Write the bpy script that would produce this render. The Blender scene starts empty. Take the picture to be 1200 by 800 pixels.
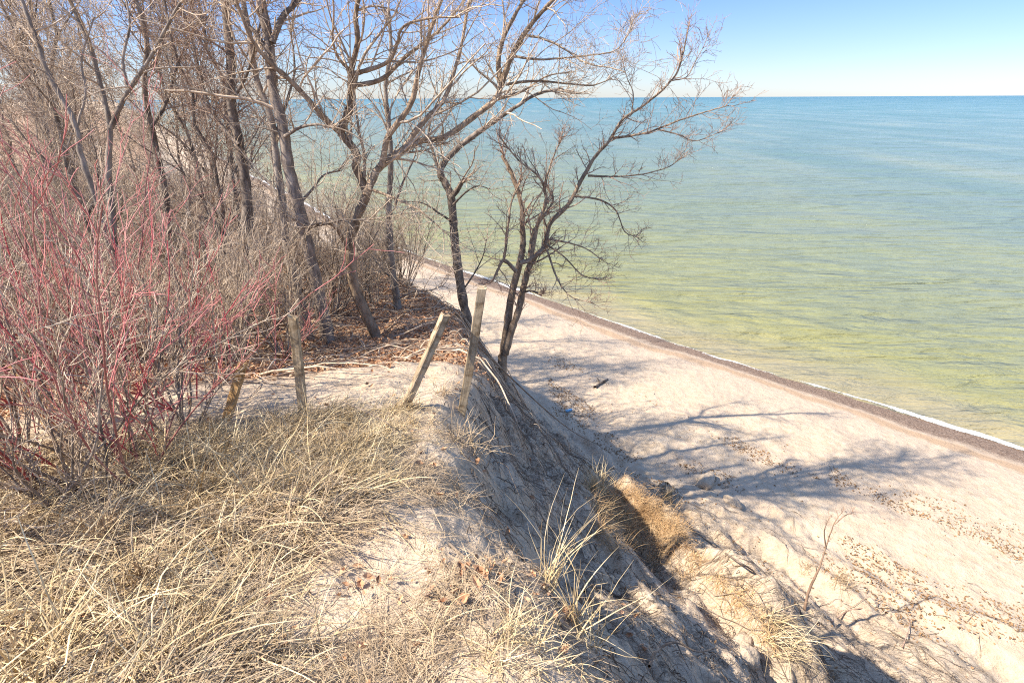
import bpy, math
import numpy as np
from mathutils import Matrix, Vector

scene = bpy.context.scene
COL = scene.collection
rng = np.random.default_rng(7)
R = math.radians

# ------------------------------------------------------------------ camera
CAMZ = 8.0
F = 640.0                      # focal length in pixels of a 1200 wide frame
PITCH = R(24.0)
ROLL = R(-0.3)
cam_rot = Matrix.Rotation(math.pi/2 - PITCH, 3, 'X') @ Matrix.Rotation(ROLL, 3, 'Z')
CR = np.array(cam_rot)
CAM = np.array([0.0, 0.0, CAMZ])
cd = bpy.data.cameras.new('camera')
cam = bpy.data.objects.new('camera', cd)
COL.objects.link(cam)
cam.matrix_world = Matrix.Translation(Vector(CAM)) @ cam_rot.to_4x4()
cd.sensor_width = 36.0
cd.lens = 36.0*F/1200.0
cd.clip_start = 0.05
cd.clip_end = 120000
scene.camera = cam

def ray(px, py):
    d = CR @ np.array([(px-600)/F, -(py-400)/F, -1.0])
    return d
def at(px, py, Y):             # the point on the pixel's ray at world distance y = Y
    d = ray(px, py)
    return CAM + d*(Y/d[1])

# ------------------------------------------------------------------ noise
def _hash(ix, iy, seed):
    h = (ix.astype(np.int64)*374761393 + iy.astype(np.int64)*668265263 + seed*974634777) & 0xffffffff
    h = ((h ^ (h >> 13))*1274126177) & 0xffffffff
    h = h ^ (h >> 16)
    return (h & 0xffffff)/float(0xffffff)
def vnoise(x, y, seed=0):
    x = np.asarray(x, float); y = np.asarray(y, float)
    ix = np.floor(x); iy = np.floor(y); fx = x-ix; fy = y-iy
    fx = fx*fx*fx*(fx*(fx*6-15)+10); fy = fy*fy*fy*(fy*(fy*6-15)+10)
    a = _hash(ix, iy, seed); b = _hash(ix+1, iy, seed); c = _hash(ix, iy+1, seed); d = _hash(ix+1, iy+1, seed)
    return (a*(1-fx)+b*fx)*(1-fy)+(c*(1-fx)+d*fx)*fy - 0.5
def fbm(x, y, seed=0, oct=4, lac=2.03, gain=0.5):
    s = 0; amp = 1.0
    for i in range(oct):
        s = s + amp*vnoise(x, y, seed+i*17); x = x*lac+3.1; y = y*lac-1.7; amp *= gain
    return s
def sstep(e0, e1, x):
    t = np.clip((x-e0)/(e1-e0), 0, 1); return t*t*(3-2*t)

# ------------------------------------------------------------------ terrain
Q = math.sqrt(0.5)
def shore_b(a):
    t = np.clip(a-14, 0, 26)
    return 16.85 + 0.0042*t*t + 0.2*np.clip(a-40, 0, None) + 0.45*vnoise(a*0.13, a*0+3, 5)+0.28*vnoise(a*0.37, a*0+7, 6)+0.08*vnoise(a*1.3, a*0+7, 8)
CA = [-60, -4, 0.0, 0.7, 1.3, 2.0, 2.8, 3.5, 4.2, 6.0, 9.0, 14, 25, 40, 400]
CB = [1.1, 0.75, 0.82, 0.95, 1.2, 1.5, 2.1, 2.9, 3.7, 5.0, 6.3, 7.0, 8.0, 10, 82]
FA = [-60, 0, 5, 10, 14, 25, 40, 400]
FB = [8.5, 8.5, 8.7, 9.9, 10.6, 11.6, 14, 86]
def plateau(x, y):
    yy = np.clip(y, -6, 60)
    h = 6.45 - 0.19*np.clip(yy, -2, 4.3) - 0.29*np.clip(yy-4.3, 0, 1.4) - 0.13*np.clip(yy-5.7, 0, 5) - 0.085*np.clip(yy-10.7, 0, 30)
    h = h + 0.03*np.clip(-x-2, 0, 6)
    h = h + 0.22*fbm(x*0.45, y*0.45, 31, 3)
    return h
def height(x, y, detail=True):
    x = np.asarray(x, float); y = np.asarray(y, float)
    a = (-x+y)*Q; b = (x+y)*Q
    bs = shore_b(a)
    s = bs-b
    bc = np.interp(a, CA, CB) + 0.34*fbm(a*1.15, a*0+2.2, 12, 4)
    bf = np.interp(a, FA, FB)
    beach = np.where(s > 0, 0.95*(1-np.exp(-np.clip(s, 0, None)/4.5)), -2.2*(1-np.exp(np.clip(s, -60, 0)/22.0)))
    xc = (bc-a)*Q; yc = (bc+a)*Q
    hc = plateau(xc, yc)
    kk = 0.10
    us = kk*np.logaddexp(0, np.clip((b-bc)/kk, -40, 400))
    t = np.clip(us/(bf-bc), 0, 1)
    foot = 0.95*(1-np.exp(-(bs-bf)/4.5))
    face = foot + (hc-foot)*(1-t)**1.6
    # slumped bench with a gully behind it
    wa = sstep(-0.2, 0.9, a)*(1-sstep(2.7, 3.4, a))*(1+0.5*fbm(a*1.6, b*1.2, 71, 3))
    ab = b+0.45*fbm(a*0.8+3, a*0, 72, 3)+0.12*fbm(a*3, b*3, 73, 2)
    face = face + wa*(0.80*np.exp(-((ab-4.45-0.25*(a-2))/0.56)**2) + 0.22*np.exp(-((ab-3.2-0.2*(a-2))/0.5)**2))
    wb = sstep(-3.5, -2.4, a)*(1-sstep(0.4, 1.2, a))
    face = face + wb*(0.22*np.exp(-((b-5.6)/0.35)**2))
    top = plateau(x, y)-(hc-foot)*(1-(1-t)**1.6)
    z = np.where(b < bc, top, np.where(b < bf, face, beach))
    onface = sstep(0, 0.4, b-bc)*(1-sstep(-0.8, 0.3, b-bf))
    if detail:
        near = np.exp(-np.hypot(x, y)/30.0)
        # erosion steps that run along the face
        u = a*0.8+b*0.45; v = b*1.0-a*0.35
        low = sstep(0.6, 2.2, b-bc)*(1-sstep(0.2, 1.6, b-bf))*(1-sstep(6, 9, a))
        z = z + low*(0.30*fbm(a*0.45+b*0.2, b*1.5-a*0.15, 43, 4)+0.11*fbm(a*1.5, b*4.5-a*0.8, 44, 3))
        z = z + onface*0.035*fbm(x*7, y*7, 45, 3) + onface*(0.14*fbm(u*0.7, v*2.2, 41, 4) + 0.11*fbm(u*2.6, v*6.5, 47, 5))
        dry = sstep(0.9, 2.2, s)
        z = z + dry*near*(0.05*fbm(x*1.3, y*1.3, 51, 3) + 0.055*fbm(x*3.6, y*3.6, 57, 4)*(1-0.35*sstep(-1, 1, b-bf)) + 0.020*fbm(x*11, y*11, 61, 3)*np.exp(-np.hypot(x, y)/9))
        z = z + 0.012*sstep(-0.5, 0.3, s)*fbm(x*3, y*3, 66, 2)
    return z
def hit(px, py, tmax=400.):
    d = ray(px, py)
    t = np.concatenate([np.linspace(0.5, 30, 1500), np.linspace(30.1, tmax, 3000)])
    P = CAM[None]+d[None]*t[:, None]
    below = P[:, 2] < height(P[:, 0], P[:, 1])
    i = int(np.argmax(below))
    return P[i] if below.any() else P[-1]
def on(x, y, dz=0.0):
    return np.array([x, y, float(height(np.array([x]), np.array([y]))[0])+dz])

# ------------------------------------------------------------------ mesh helpers
def mesh_from(name, V, Fq, smooth=True):
    me = bpy.data.meshes.new(name)
    V = np.asarray(V, np.float32); Fq = np.asarray(Fq, np.int32)
    n = Fq.shape[1]
    me.vertices.add(len(V)); me.vertices.foreach_set('co', V.ravel())
    me.loops.add(Fq.size); me.loops.foreach_set('vertex_index', Fq.ravel())
    me.polygons.add(len(Fq)); me.polygons.foreach_set('loop_start', np.arange(len(Fq), dtype=np.int32)*n)
    try: me.polygons.foreach_set('loop_total', np.full(len(Fq), n, dtype=np.int32))
    except Exception: pass
    me.polygons.foreach_set('use_smooth', np.full(len(Fq), smooth, dtype=bool))
    me.update(calc_edges=True)
    return me
def add_attr(me, name, arr):
    at_ = me.attributes.new(name, 'FLOAT', 'POINT'); at_.data.foreach_set('value', np.asarray(arr, np.float32).ravel())
def link(name, me, mat=None, parent=None):
    o = bpy.data.objects.new(name, me); COL.objects.link(o)
    if mat is not None: me.materials.append(mat)
    if parent is not None:
        o.parent = parent
    return o
def tag(o, label=None, cat=None, group=None, kind=None):
    if label: o['label'] = label
    if cat: o['category'] = cat
    if group: o['group'] = group
    if kind: o['kind'] = kind
    return o
def empty(name, loc):
    o = bpy.data.objects.new(name, None); COL.objects.link(o); o.location = Vector(loc); o.empty_display_size = 0.2
    return o
def norm(v):
    return v/np.maximum(np.linalg.norm(v, axis=-1, keepdims=True), 1e-9)

class Tubes:
    """Collects many tapering tubes and builds them as one mesh."""
    def __init__(self): self.items = []
    def add(self, P, Rad, k=3):      # P (N,n,3)  Rad (N,n)
        P = np.asarray(P, float); Rad = np.asarray(Rad, float)
        if P.ndim == 2: P = P[None]; Rad = Rad[None]
        if len(P): self.items.append((P, Rad, k))
    def arrays(self, origin=(0, 0, 0)):
        Vs = []; Fs = []; As = []; off = 0
        for P, Rad, k in self.items:
            N, n, _ = P.shape
            T = np.empty_like(P); T[:, 1:-1] = P[:, 2:]-P[:, :-2]; T[:, 0] = P[:, 1]-P[:, 0]; T[:, -1] = P[:, -1]-P[:, -2]
            T = norm(T)
            ref = np.where(np.abs(T[:, :1, 2:3]) > 0.85, np.array([1., 0, 0]), np.array([0, 0, 1.]))
            ref = np.broadcast_to(ref, T.shape)
            A = norm(np.cross(T, ref)); B = np.cross(T, A)
            th = np.arange(k)*2*math.pi/k
            ring = A[:, :, None]*np.cos(th)[None, None, :, None] + B[:, :, None]*np.sin(th)[None, None, :, None]
            Vv = P[:, :, None]+ring*Rad[:, :, None, None]
            Vs.append(Vv.reshape(-1, 3))
            rnd = np.repeat(rng.random(N), n*k); As.append(rnd)
            idx = np.arange(N*n*k).reshape(N, n, k)+off
            i0 = idx[:, :-1]; i1 = idx[:, 1:]
            q = np.stack([i0, np.roll(i0, -1, 2), np.roll(i1, -1, 2), i1], -1).reshape(-1, 4)
            Fs.append(q)
            off += N*n*k
        V = np.concatenate(Vs)-np.asarray(origin, float)[None]
        return V, np.concatenate(Fs), np.concatenate(As)
    def build(self, name, mat, parent=None, origin=(0, 0, 0)):
        V, Fq, A = self.arrays(origin)
        me = mesh_from(name, V, Fq); add_attr(me, 'rnd', A)
        return link(name, me, mat, parent)

def unit_rand(N):
    return norm(rng.normal(size=(N, 3)))
def grow(P0, D, L, R0, n=6, wig=0.25, up=0.0, tip=0.35):
    """Random-walk branches, all at once."""
    N = len(P0); P = np.empty((N, n+1, 3)); P[:, 0] = P0; d = norm(np.asarray(D, float)); L = np.broadcast_to(L, (N,))
    side = unit_rand(N)
    for i in range(n):
        side = norm(side*0.4+unit_rand(N))
        d = norm(d + wig*side + np.array([0, 0, up]))
        P[:, i+1] = P[:, i]+d*(L/n)[:, None]
    t = np.linspace(0, 1, n+1)
    Rad = np.asarray(R0)[:, None]*(1-(1-tip)*t[None])
    return P, Rad
def sprout(P, Rad, count, ang, len_lo, len_hi, t0=0.2, rf=0.6, rmin=0.001, up=0.2, scale_by=None):
    """Pick count children per branch; returns start, direction, length, radius."""
    N, n, _ = P.shape
    bi = np.repeat(np.arange(N), count); M = len(bi)
    t = t0+(1-t0)*((np.tile(np.arange(count), N)+0.15+0.7*rng.random(M))/count)
    f = t*(n-1); i = np.minimum(f.astype(int), n-2); w = (f-i)[:, None]
    S = P[bi, i]*(1-w)+P[bi, i+1]*w
    r = Rad[bi, i]*(1-w[:, 0])+Rad[bi, i+1]*w[:, 0]
    T = norm(P[bi, i+1]-P[bi, i])
    perp = norm(np.cross(T, unit_rand(M)))
    a = ang*(0.6+0.8*rng.random(M))
    D = norm(T*np.cos(a)[:, None]+perp*np.sin(a)[:, None]+np.array([0, 0, up]))
    L = (len_lo+(len_hi-len_lo)*rng.random(M)**1.3)*(1.1-0.45*t)
    if scale_by is not None: L = L*scale_by[bi]
    return S, D, L, np.maximum(r*rf, rmin)
def resample(pts, n):
    pts = np.asarray(pts, float)
    P = np.vstack([2*pts[0]-pts[1], pts, 2*pts[-1]-pts[-2]])
    m = len(pts)-1; out = []
    for u in np.linspace(0, m, n):
        i = min(int(u), m-1); t = u-i
        p0, p1, p2, p3 = P[i], P[i+1], P[i+2], P[i+3]
        out.append(0.5*((2*p1)+(-p0+p2)*t+(2*p0-5*p1+4*p2-p3)*t*t+(-p0+3*p1-3*p2+p3)*t**3))
    return np.array(out)

# ------------------------------------------------------------------ materials
def newmat(name, rough=0.8, spec=0.2):
    m = bpy.data.materials.new(name); m.use_nodes = True
    nt = m.node_tree; b = nt.nodes['Principled BSDF']
    b.inputs['Roughness'].default_value = rough
    b.inputs['Specular IOR Level'].default_value = spec
    return m, nt, b
def nd(nt, typ, **kw):
    n = nt.nodes.new(typ)
    for k, v in kw.items():
        if k in ('operation', 'blend_type', 'data_type', 'noise_dimensions', 'attribute_name', 'feature', 'wave_type', 'bands_direction'): setattr(n, k, v)
        else: n.inputs[k].default_value = v
    return n
def ramp(nt, stops, fac=None, interp='LINEAR'):
    n = nt.nodes.new('ShaderNodeValToRGB'); e = n.color_ramp.elements; n.color_ramp.interpolation = interp
    while len(e) < len(stops): e.new(0.5)
    for i, (p, c) in enumerate(stops):
        e[i].position = p; e[i].color = (c[0], c[1], c[2], 1) if not isinstance(c, (int, float)) else (c, c, c, 1)
    if fac is not None: nt.links.new(fac, n.inputs['Fac'])
    return n
def mixc(nt, fac, a, b):
    n = nt.nodes.new('ShaderNodeMix'); n.data_type = 'RGBA'
    for s, v in ((0, fac), (6, a), (7, b)):
        if isinstance(v, (int, float)): n.inputs[s].default_value = v
        elif isinstance(v, tuple): n.inputs[s].default_value = (*v, 1)
        else: nt.links.new(v, n.inputs[s])
    return n.outputs[2]
def mathn(nt, op, a, b=None, clamp=False):
    n = nt.nodes.new('ShaderNodeMath'); n.operation = op; n.use_clamp = clamp
    for i, v in enumerate((a, b)):
        if v is None: continue
        if isinstance(v, (int, float)): n.inputs[i].default_value = v
        else: nt.links.new(v, n.inputs[i])
    return n.outputs[0]
def attr(nt, name):
    n = nt.nodes.new('ShaderNodeAttribute'); n.attribute_name = name; return n.outputs['Fac']
def objcoord(nt, scale=(1, 1, 1)):
    tc = nt.nodes.new('ShaderNodeTexCoord'); mp = nt.nodes.new('ShaderNodeMapping'); mp.inputs['Scale'].default_value = scale
    nt.links.new(tc.outputs['Object'], mp.inputs['Vector']); return mp.outputs['Vector']
def noise(nt, vec, scale, detail=4, rough=0.55, dist=0.0):
    n = nt.nodes.new('ShaderNodeTexNoise'); n.inputs['Scale'].default_value = scale; n.inputs['Detail'].default_value = detail
    n.inputs['Roughness'].default_value = rough; n.inputs['Distortion'].default_value = dist
    nt.links.new(vec, n.inputs['Vector']); return n.outputs['Fac']
def bump(nt, b, h, strength=0.5, dist=0.02, prev=None):
    n = nt.nodes.new('ShaderNodeBump'); n.inputs['Strength'].default_value = strength; n.inputs['Distance'].default_value = dist
    nt.links.new(h, n.inputs['Height'])
    if prev is not None: nt.links.new(prev, n.inputs['Normal'])
    if b is not None: nt.links.new(n.outputs[0], b.inputs['Normal'])
    return n.outputs[0]

def stick_mat(name, c0, c1, c2, rough=0.75, scale=14, spec=0.25, bstr=0.5):
    m, nt, b = newmat(name, rough, spec)
    v = objcoord(nt, (1, 1, 0.35))
    n1 = noise(nt, v, scale, 5, 0.65)
    r = ramp(nt, [(0.3, c0), (0.5, c1), (0.72, c2)], n1)
    rr = attr(nt, 'rnd')
    k = mathn(nt, 'MULTIPLY_ADD', rr, 0.5); nt.nodes[-1].inputs[2].default_value = 0.75
    mul = nt.nodes.new('ShaderNodeVectorMath'); mul.operation = 'SCALE'
    nt.links.new(r.outputs['Color'], mul.inputs[0]); nt.links.new(k, mul.inputs['Scale'])
    nt.links.new(mul.outputs[0], b.inputs['Base Color'])
    bump(nt, b, noise(nt, v, scale*3, 4, 0.7), bstr, 0.01)
    return m
M_bark = stick_mat('bark', (.085, .065, .05), (.21, .165, .13), (.38, .31, .245), 0.9, 16, 0.15, 0.9)
M_bark_tan = stick_mat('tan_bark', (.12, .08, .05), (.32, .23, .155), (.48, .37, .26), 0.9, 14, 0.15, 0.8)
M_bark_grey = stick_mat('grey_bark', (.10, .08, .065), (.26, .21, .165), (.44, .37, .30), 0.9, 10, 0.15, 0.8)
M_twig = stick_mat('twig', (.20, .125, .085), (.40, .265, .185), (.54, .40, .30), 0.7, 9)
M_twig_pale = stick_mat('pale_twig', (.29, .215, .15), (.52, .40, .285), (.66, .54, .41), 0.7, 9)
M_red = stick_mat('red_stem', (.24, .045, .05), (.52, .07, .085), (.62, .22, .20), 0.5, 6, 0.35, 0.2)
M_red_dull = stick_mat('dull_red_stem', (.18, .08, .07), (.34, .13, .11), (.46, .30, .24), 0.6, 5, 0.3, 0.2)
M_pink = stick_mat('red_twig', (.34, .10, .095), (.54, .19, .17), (.62, .36, .30), 0.6, 6, 0.3, 0.2)
M_straw = stick_mat('straw', (.36, .25, .12), (.60, .455, .25), (.76, .64, .43), 0.6, 5, 0.3, 0.1)
M_straw_old = stick_mat('old_straw', (.24, .165, .10), (.46, .34, .21), (.64, .50, .34), 0.75, 7, 0.2, 0.1)
M_turf = stick_mat('orange_turf', (.34, .20, .095), (.58, .38, .19), (.70, .51, .30), 0.7, 7, 0.2, 0.1)
M_leaf = stick_mat('dead_leaf', (.26, .12, .06), (.54, .31, .17), (.64, .45, .30), 0.7, 9, 0.25, 0.2)
M_leaf_tan = stick_mat('tan_leaf', (.15, .085, .04), (.30, .18, .09), (.46, .31, .18), 0.75, 9, 0.2, 0.2)
M_debris = stick_mat('dark_debris', (.075, .055, .042), (.19, .145, .11), (.38, .31, .24), 0.85, 8, 0.15, 0.3)

def wood_mat(name, c0, c1, c2):
    m, nt, b = newmat(name, 0.8, 0.2)
    v = objcoord(nt, (30, 30, 1.6))
    n1 = noise(nt, v, 1.2, 6, 0.65, 0.6)
    r = ramp(nt, [(0.28, c0), (0.5, c1), (0.7, c2)], n1)
    v2 = objcoord(nt, (1, 1, 1.6)); n2 = noise(nt, v2, 11, 4, 0.6)
    r2 = ramp(nt, [(0.36, (.35, .28, .22)), (0.52, (1, 1, 1))], n2)
    mul = nt.nodes.new('ShaderNodeMix'); mul.data_type = 'RGBA'; mul.blend_type = 'MULTIPLY'; mul.inputs[0].default_value = 0.7
    nt.links.new(r.outputs['Color'], mul.inputs[6]); nt.links.new(r2.outputs['Color'], mul.inputs[7])
    nt.links.new(mul.outputs[2], b.inputs['Base Color'])
    bump(nt, b, n1, 0.5, 0.004)
    return m
M_post = wood_mat('weathered_wood', (.17, .12, .07), (.43, .33, .21), (.60, .49, .34))
M_post_orange = wood_mat('orange_wood', (.34, .18, .07), (.50, .30, .13), (.60, .42, .22))
M_metal, _nt, _b = newmat('dull_metal', 0.45, 0.5); _b.inputs['Metallic'].default_value = 0.9; _b.inputs['Base Color'].default_value = (.35, .34, .33, 1)
M_white, _nt, _b = newmat('white_paint', 0.35, 0.5); _b.inputs['Base Color'].default_value = (.8, .8, .78, 1)
M_dark, _nt, _b = newmat('dark_glass', 0.2, 0.5); _b.inputs['Base Color'].default_value = (.04, .05, .06, 1)
M_blue, _nt, _b = newmat('blue_plastic', 0.35, 0.5); _b.inputs['Base Color'].default_value = (.12, .32, .55, 1)

# ------------------------------------------------------------------ ground
def polar_ground():
    rs = [0.25]
    while rs[-1] < 34: rs.append(rs[-1]*1.0115)
    while rs[-1] < 6000: rs.append(rs[-1]*1.06)
    rs = np.array(rs)
    th = np.concatenate([np.linspace(-62, 62, 760), np.linspace(64, 296, 90)])*math.pi/180   # 0 = +Y, clockwise
    RR, TH = np.meshgrid(rs, th, indexing='ij')
    X = RR*np.sin(TH); Y = RR*np.cos(TH)
    # the grid is centred a little behind the lens so that the nearest rings stay out of view
    Y = Y-0.1
    Z = height(X, Y)
    n, k = X.shape
    V = np.stack([X, Y, Z], -1).reshape(-1, 3)
    idx = np.arange(n*k).reshape(n, k)
    i0 = idx[:-1]; i1 = idx[1:]
    Fq = np.stack([i0, i1, np.roll(i1, -1, 1), np.roll(i0, -1, 1)], -1).reshape(-1, 4)
    # centre fan closed by quads that share the centre
    V = np.vstack([V, [[0, -0.1, float(height(np.array([0.]), np.array([-.1]))[0])]]]); c = len(V)-1
    ring = idx[0]; kk = (k//2)*2
    fan = np.array([[c, ring[j], ring[(j+1) % k], ring[(j+2) % k]] for j in range(0, kk, 2)])
    Fq = np.vstack([Fq, fan])
    return V, Fq
V, Fq = polar_ground()
me = mesh_from('ground', V, Fq[:, ::-1])
gx, gy = V[:, 0], V[:, 1]
ga = (-gx+gy)*Q; gb = (gx+gy)*Q
gs = shore_b(ga)-gb
def litter_mask(x, y):
    a = (-x+y)*Q; b = (x+y)*Q
    edge = 5.7+0.6*np.clip(x, -4, 2)+0.35*np.clip(-x-4, 0, 50)*-0.2
    n = fbm(x*1.7, y*1.7, 77, 3)
    m = sstep(-0.05, 0.30, y-edge+0.35*n)
    bc = np.interp(a, CA, CB)
    return m*(1-sstep(-0.1, 0.5, b-bc+0.6*n))
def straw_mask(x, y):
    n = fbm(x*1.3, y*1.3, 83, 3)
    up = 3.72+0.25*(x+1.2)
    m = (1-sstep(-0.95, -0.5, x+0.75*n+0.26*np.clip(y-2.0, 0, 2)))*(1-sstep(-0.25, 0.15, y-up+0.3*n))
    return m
def twig_mask(x, y):      # dark organic bits, streaked along the face
    a = (-x+y)*Q; b = (x+y)*Q
    bc = np.interp(a, CA, CB); bf = np.interp(a, FA, FB)
    u = a*0.8+b*0.45; v = b-a*0.35
    m = 0.35+0.65*sstep(0.0, 0.4, fbm(u*1.2, v*5.0, 91, 4)+0.15)
    return m*sstep(-0.2, 0.3, b-bc)*(1-sstep(-1.2, 0.4, b-bf))
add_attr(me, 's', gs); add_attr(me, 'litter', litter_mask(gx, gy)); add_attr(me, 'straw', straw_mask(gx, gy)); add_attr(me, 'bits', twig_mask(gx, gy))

m, nt, b = newmat('sand', 0.95, 0.1)
vec = objcoord(nt)
n_big = noise(nt, vec, 0.8, 4, 0.6); n_mid = noise(nt, vec, 6, 5, 0.65); n_fine = noise(nt, vec, 60, 4, 0.7); n_grain = noise(nt, vec, 260, 2, 0.6)
sand = ramp(nt, [(0.3, (.47, .355, .235)), (0.5, (.55, .435, .31)), (0.7, (.61, .50, .375))], n_mid)
sand2 = mixc(nt, mathn(nt, 'MULTIPLY', ramp(nt, [(0.35, 0.0), (0.65, 1.0)], n_big).outputs[0], 0.45), sand.outputs['Color'], (.57, .43, .31))
spk = ramp(nt, [(0.30, 1.0), (0.36, 0.0)], n_grain)
sand3 = mixc(nt, mathn(nt, 'MULTIPLY', spk.outputs[0], 0.5), sand2, (.22, .16, .12))
# litter
vlit = noise(nt, vec, 34, 3, 0.6)
lit = ramp(nt, [(0.32, (.17, .10, .06)), (0.47, (.38, .24, .15)), (0.6, (.50, .35, .24)), (0.72, (.56, .43, .31))], vlit)
c1 = mixc(nt, attr(nt, 'litter'), sand3, lit.outputs['Color'])
# old straw thatch, its dark tones painting in shade between the blades
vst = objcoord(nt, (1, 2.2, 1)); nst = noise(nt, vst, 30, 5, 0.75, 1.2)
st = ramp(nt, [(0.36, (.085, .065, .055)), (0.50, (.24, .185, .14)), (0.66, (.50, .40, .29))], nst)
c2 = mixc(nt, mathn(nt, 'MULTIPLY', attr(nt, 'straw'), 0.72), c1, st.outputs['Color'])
# woody bits on the face
mp = nt.nodes.new('ShaderNodeMapping'); mp.inputs['Rotation'].default_value = (0, 0, R(25)); mp.inputs['Scale'].default_value = (1, 4.5, 1)
tc = nt.nodes.new('ShaderNodeTexCoord'); nt.links.new(tc.outputs['Object'], mp.inputs['Vector'])
nb = noise(nt, mp.outputs['Vector'], 9, 6, 0.78, 1.2)
bits = ramp(nt, [(0.50, 0.0), (0.57, 1.0)], nb)
fb = mathn(nt, 'MULTIPLY', bits.outputs[0], mathn(nt, 'MULTIPLY', attr(nt, 'bits'), 0.6))
c3 = mixc(nt, fb, c2, (.17, .13, .10))
# shore bands: s is the distance inland from the waterline
s_ = attr(nt, 's')
wob = mathn(nt, 'ADD', mathn(nt, 'MULTIPLY', mathn(nt, 'SUBTRACT', noise(nt, vec, 0.22, 3), 0.5), 1.5), mathn(nt, 'MULTIPLY', mathn(nt, 'SUBTRACT', noise(nt, vec, 3.0, 4, 0.7), 0.5), 0.35))
sw = mathn(nt, 'ADD', s_, wob)
def mapr(v, lo, hi, smooth=True):
    n = nt.nodes.new('ShaderNodeMapRange'); n.interpolation_type = 'SMOOTHSTEP'
    nt.links.new(v, n.inputs['Value']); n.inputs['From Min'].default_value = lo; n.inputs['From Max'].default_value = hi
    return n.outputs['Result']
damp = mapr(sw, 4.6, 1.7)
c4 = mixc(nt, mathn(nt, 'MULTIPLY', damp, 0.30), c3, (.50, .40, .31))
tan_line = mathn(nt, 'MULTIPLY', mapr(sw, 1.7, 1.4), mapr(sw, 1.0, 1.2))
c5 = mixc(nt, mathn(nt, 'MULTIPLY', tan_line, 0.75), c4, (.42, .28, .17))
peb = nt.nodes.new('ShaderNodeTexVoronoi'); peb.inputs['Scale'].default_value = 40; nt.links.new(vec, peb.inputs['Vector'])
pr = ramp(nt, [(0.0, (.10, .068, .05)), (0.35, (.20, .135, .095)), (0.7, (.28, .195, .14)), (1.0, (.42, .33, .25))], peb.outputs['Color'])
pebm = mapr(sw, 1.15, 0.7)
c6 = mixc(nt, pebm, c5, pr.outputs['Color'])
nt.links.new(c6, b.inputs['Base Color'])
rg = mathn(nt, 'MULTIPLY_ADD', pebm, -0.25); nt.nodes[-1].inputs[2].default_value = 0.95
nt.links.new(rg, b.inputs['Roughness'])
p1 = bump(nt, None, n_mid, 0.8, 0.06)
p2 = bump(nt, None, n_fine, 0.5, 0.012, p1)
p3 = bump(nt, None, peb.outputs['Distance'], 0.25, 0.01, p2)
p4 = bump(nt, None, fb, 0.5, 0.02, p3)
bump(nt, b, vlit, 0.4, 0.02, p4)
M_sand = m
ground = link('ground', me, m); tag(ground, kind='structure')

# ------------------------------------------------------------------ water
def water_mesh():
    bo = np.concatenate([np.linspace(-2.0, 60, 250), 60*1.09**np.arange(1, 75)])
    aa = np.concatenate([-60-40*1.25**np.arange(30, 0, -1), np.linspace(-60, 120, 500), 120+30*1.25**np.arange(1, 32)])
    B, A = np.meshgrid(bo, aa, indexing='ij')
    w = 1-sstep(60, 3000, B)
    b_abs = B + shore_b(np.clip(A, -80, 400))*w + 0*A
    X = (b_abs-A)*Q; Y = (b_abs+A)*Q
    near = np.exp(-np.hypot(X, Y)/60)
    Z = near*0.06*fbm(X*0.5+Y*0.1, Y*0.9-X*0.2, 5, 3)*sstep(0.2, 5, B)
    n, k = X.shape
    idx = np.arange(n*k).reshape(n, k)
    q = np.stack([idx[:-1, :-1], idx[:-1, 1:], idx[1:, 1:], idx[1:, :-1]], -1).reshape(-1, 4)
    me = mesh_from('water', np.stack([X, Y, Z], -1).reshape(-1, 3), q[:, ::-1])
    add_attr(me, 'off', B.ravel())
    return me
me = water_mesh()
m, nt, b = newmat('lake_water', 0.2, 0.4)
b.inputs['IOR'].default_value = 1.33
off = attr(nt, 'off')
lg = mathn(nt, 'LOGARITHM', mathn(nt, 'MAXIMUM', off, 1.0), 10.0)
vec = objcoord(nt)
mp = nt.nodes.new('ShaderNodeMapping'); mp.inputs['Rotation'].default_value = (0, 0, R(45)); mp.inputs['Scale'].default_value = (1, 0.22, 1)
tc = nt.nodes.new('ShaderNodeTexCoord'); nt.links.new(tc.outputs['Object'], mp.inputs['Vector'])
patch = noise(nt, mp.outputs['Vector'], 0.075, 5, 0.62, 0.6)
fac = mathn(nt, 'ADD', mathn(nt, 'DIVIDE', lg, 4.0), mathn(nt, 'MULTIPLY', mathn(nt, 'SUBTRACT', patch, 0.5), 0.30))
cr = ramp(nt, [(0.0, (.34, .29, .16)), (0.14, (.275, .265, .11)), (0.28, (.235, .25, .13)), (0.38, (.19, .23, .155)), (0.50, (.14, .215, .185)), (0.68, (.10, .215, .205)), (0.90, (.02, .135, .145))], fac)
nt.links.new(cr.outputs['Color'], b.inputs['Base Color'])
mp2 = nt.nodes.new('ShaderNodeMapping'); mp2.inputs['Rotation'].default_value = (0, 0, R(33)); mp2.inputs['Scale'].default_value = (0.34, 1.25, 1)
nt.links.new(tc.outputs['Object'], mp2.inputs['Vector'])
w1 = noise(nt, mp2.outputs['Vector'], 1.35, 5, 0.6, 0.5)
w2 = noise(nt, mp2.outputs['Vector'], 0.16, 4, 0.6, 0.3)
w3 = noise(nt, mp2.outputs['Vector'], 7.0, 4, 0.65, 0.4)
wr = ramp(nt, [(0.35, (.13, .13, .13)), (0.65, (.30, .30, .30))], patch); nt.links.new(wr.outputs[0], b.inputs['Roughness'])
pA = bump(nt, None, w2, 1.0, 2.6)
pB = bump(nt, None, w1, 0.9, 0.42, pA)
bump(nt, b, w3, 0.6, 0.07, pB)
water = link('water', me, m); tag(water, kind='structure')

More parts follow.
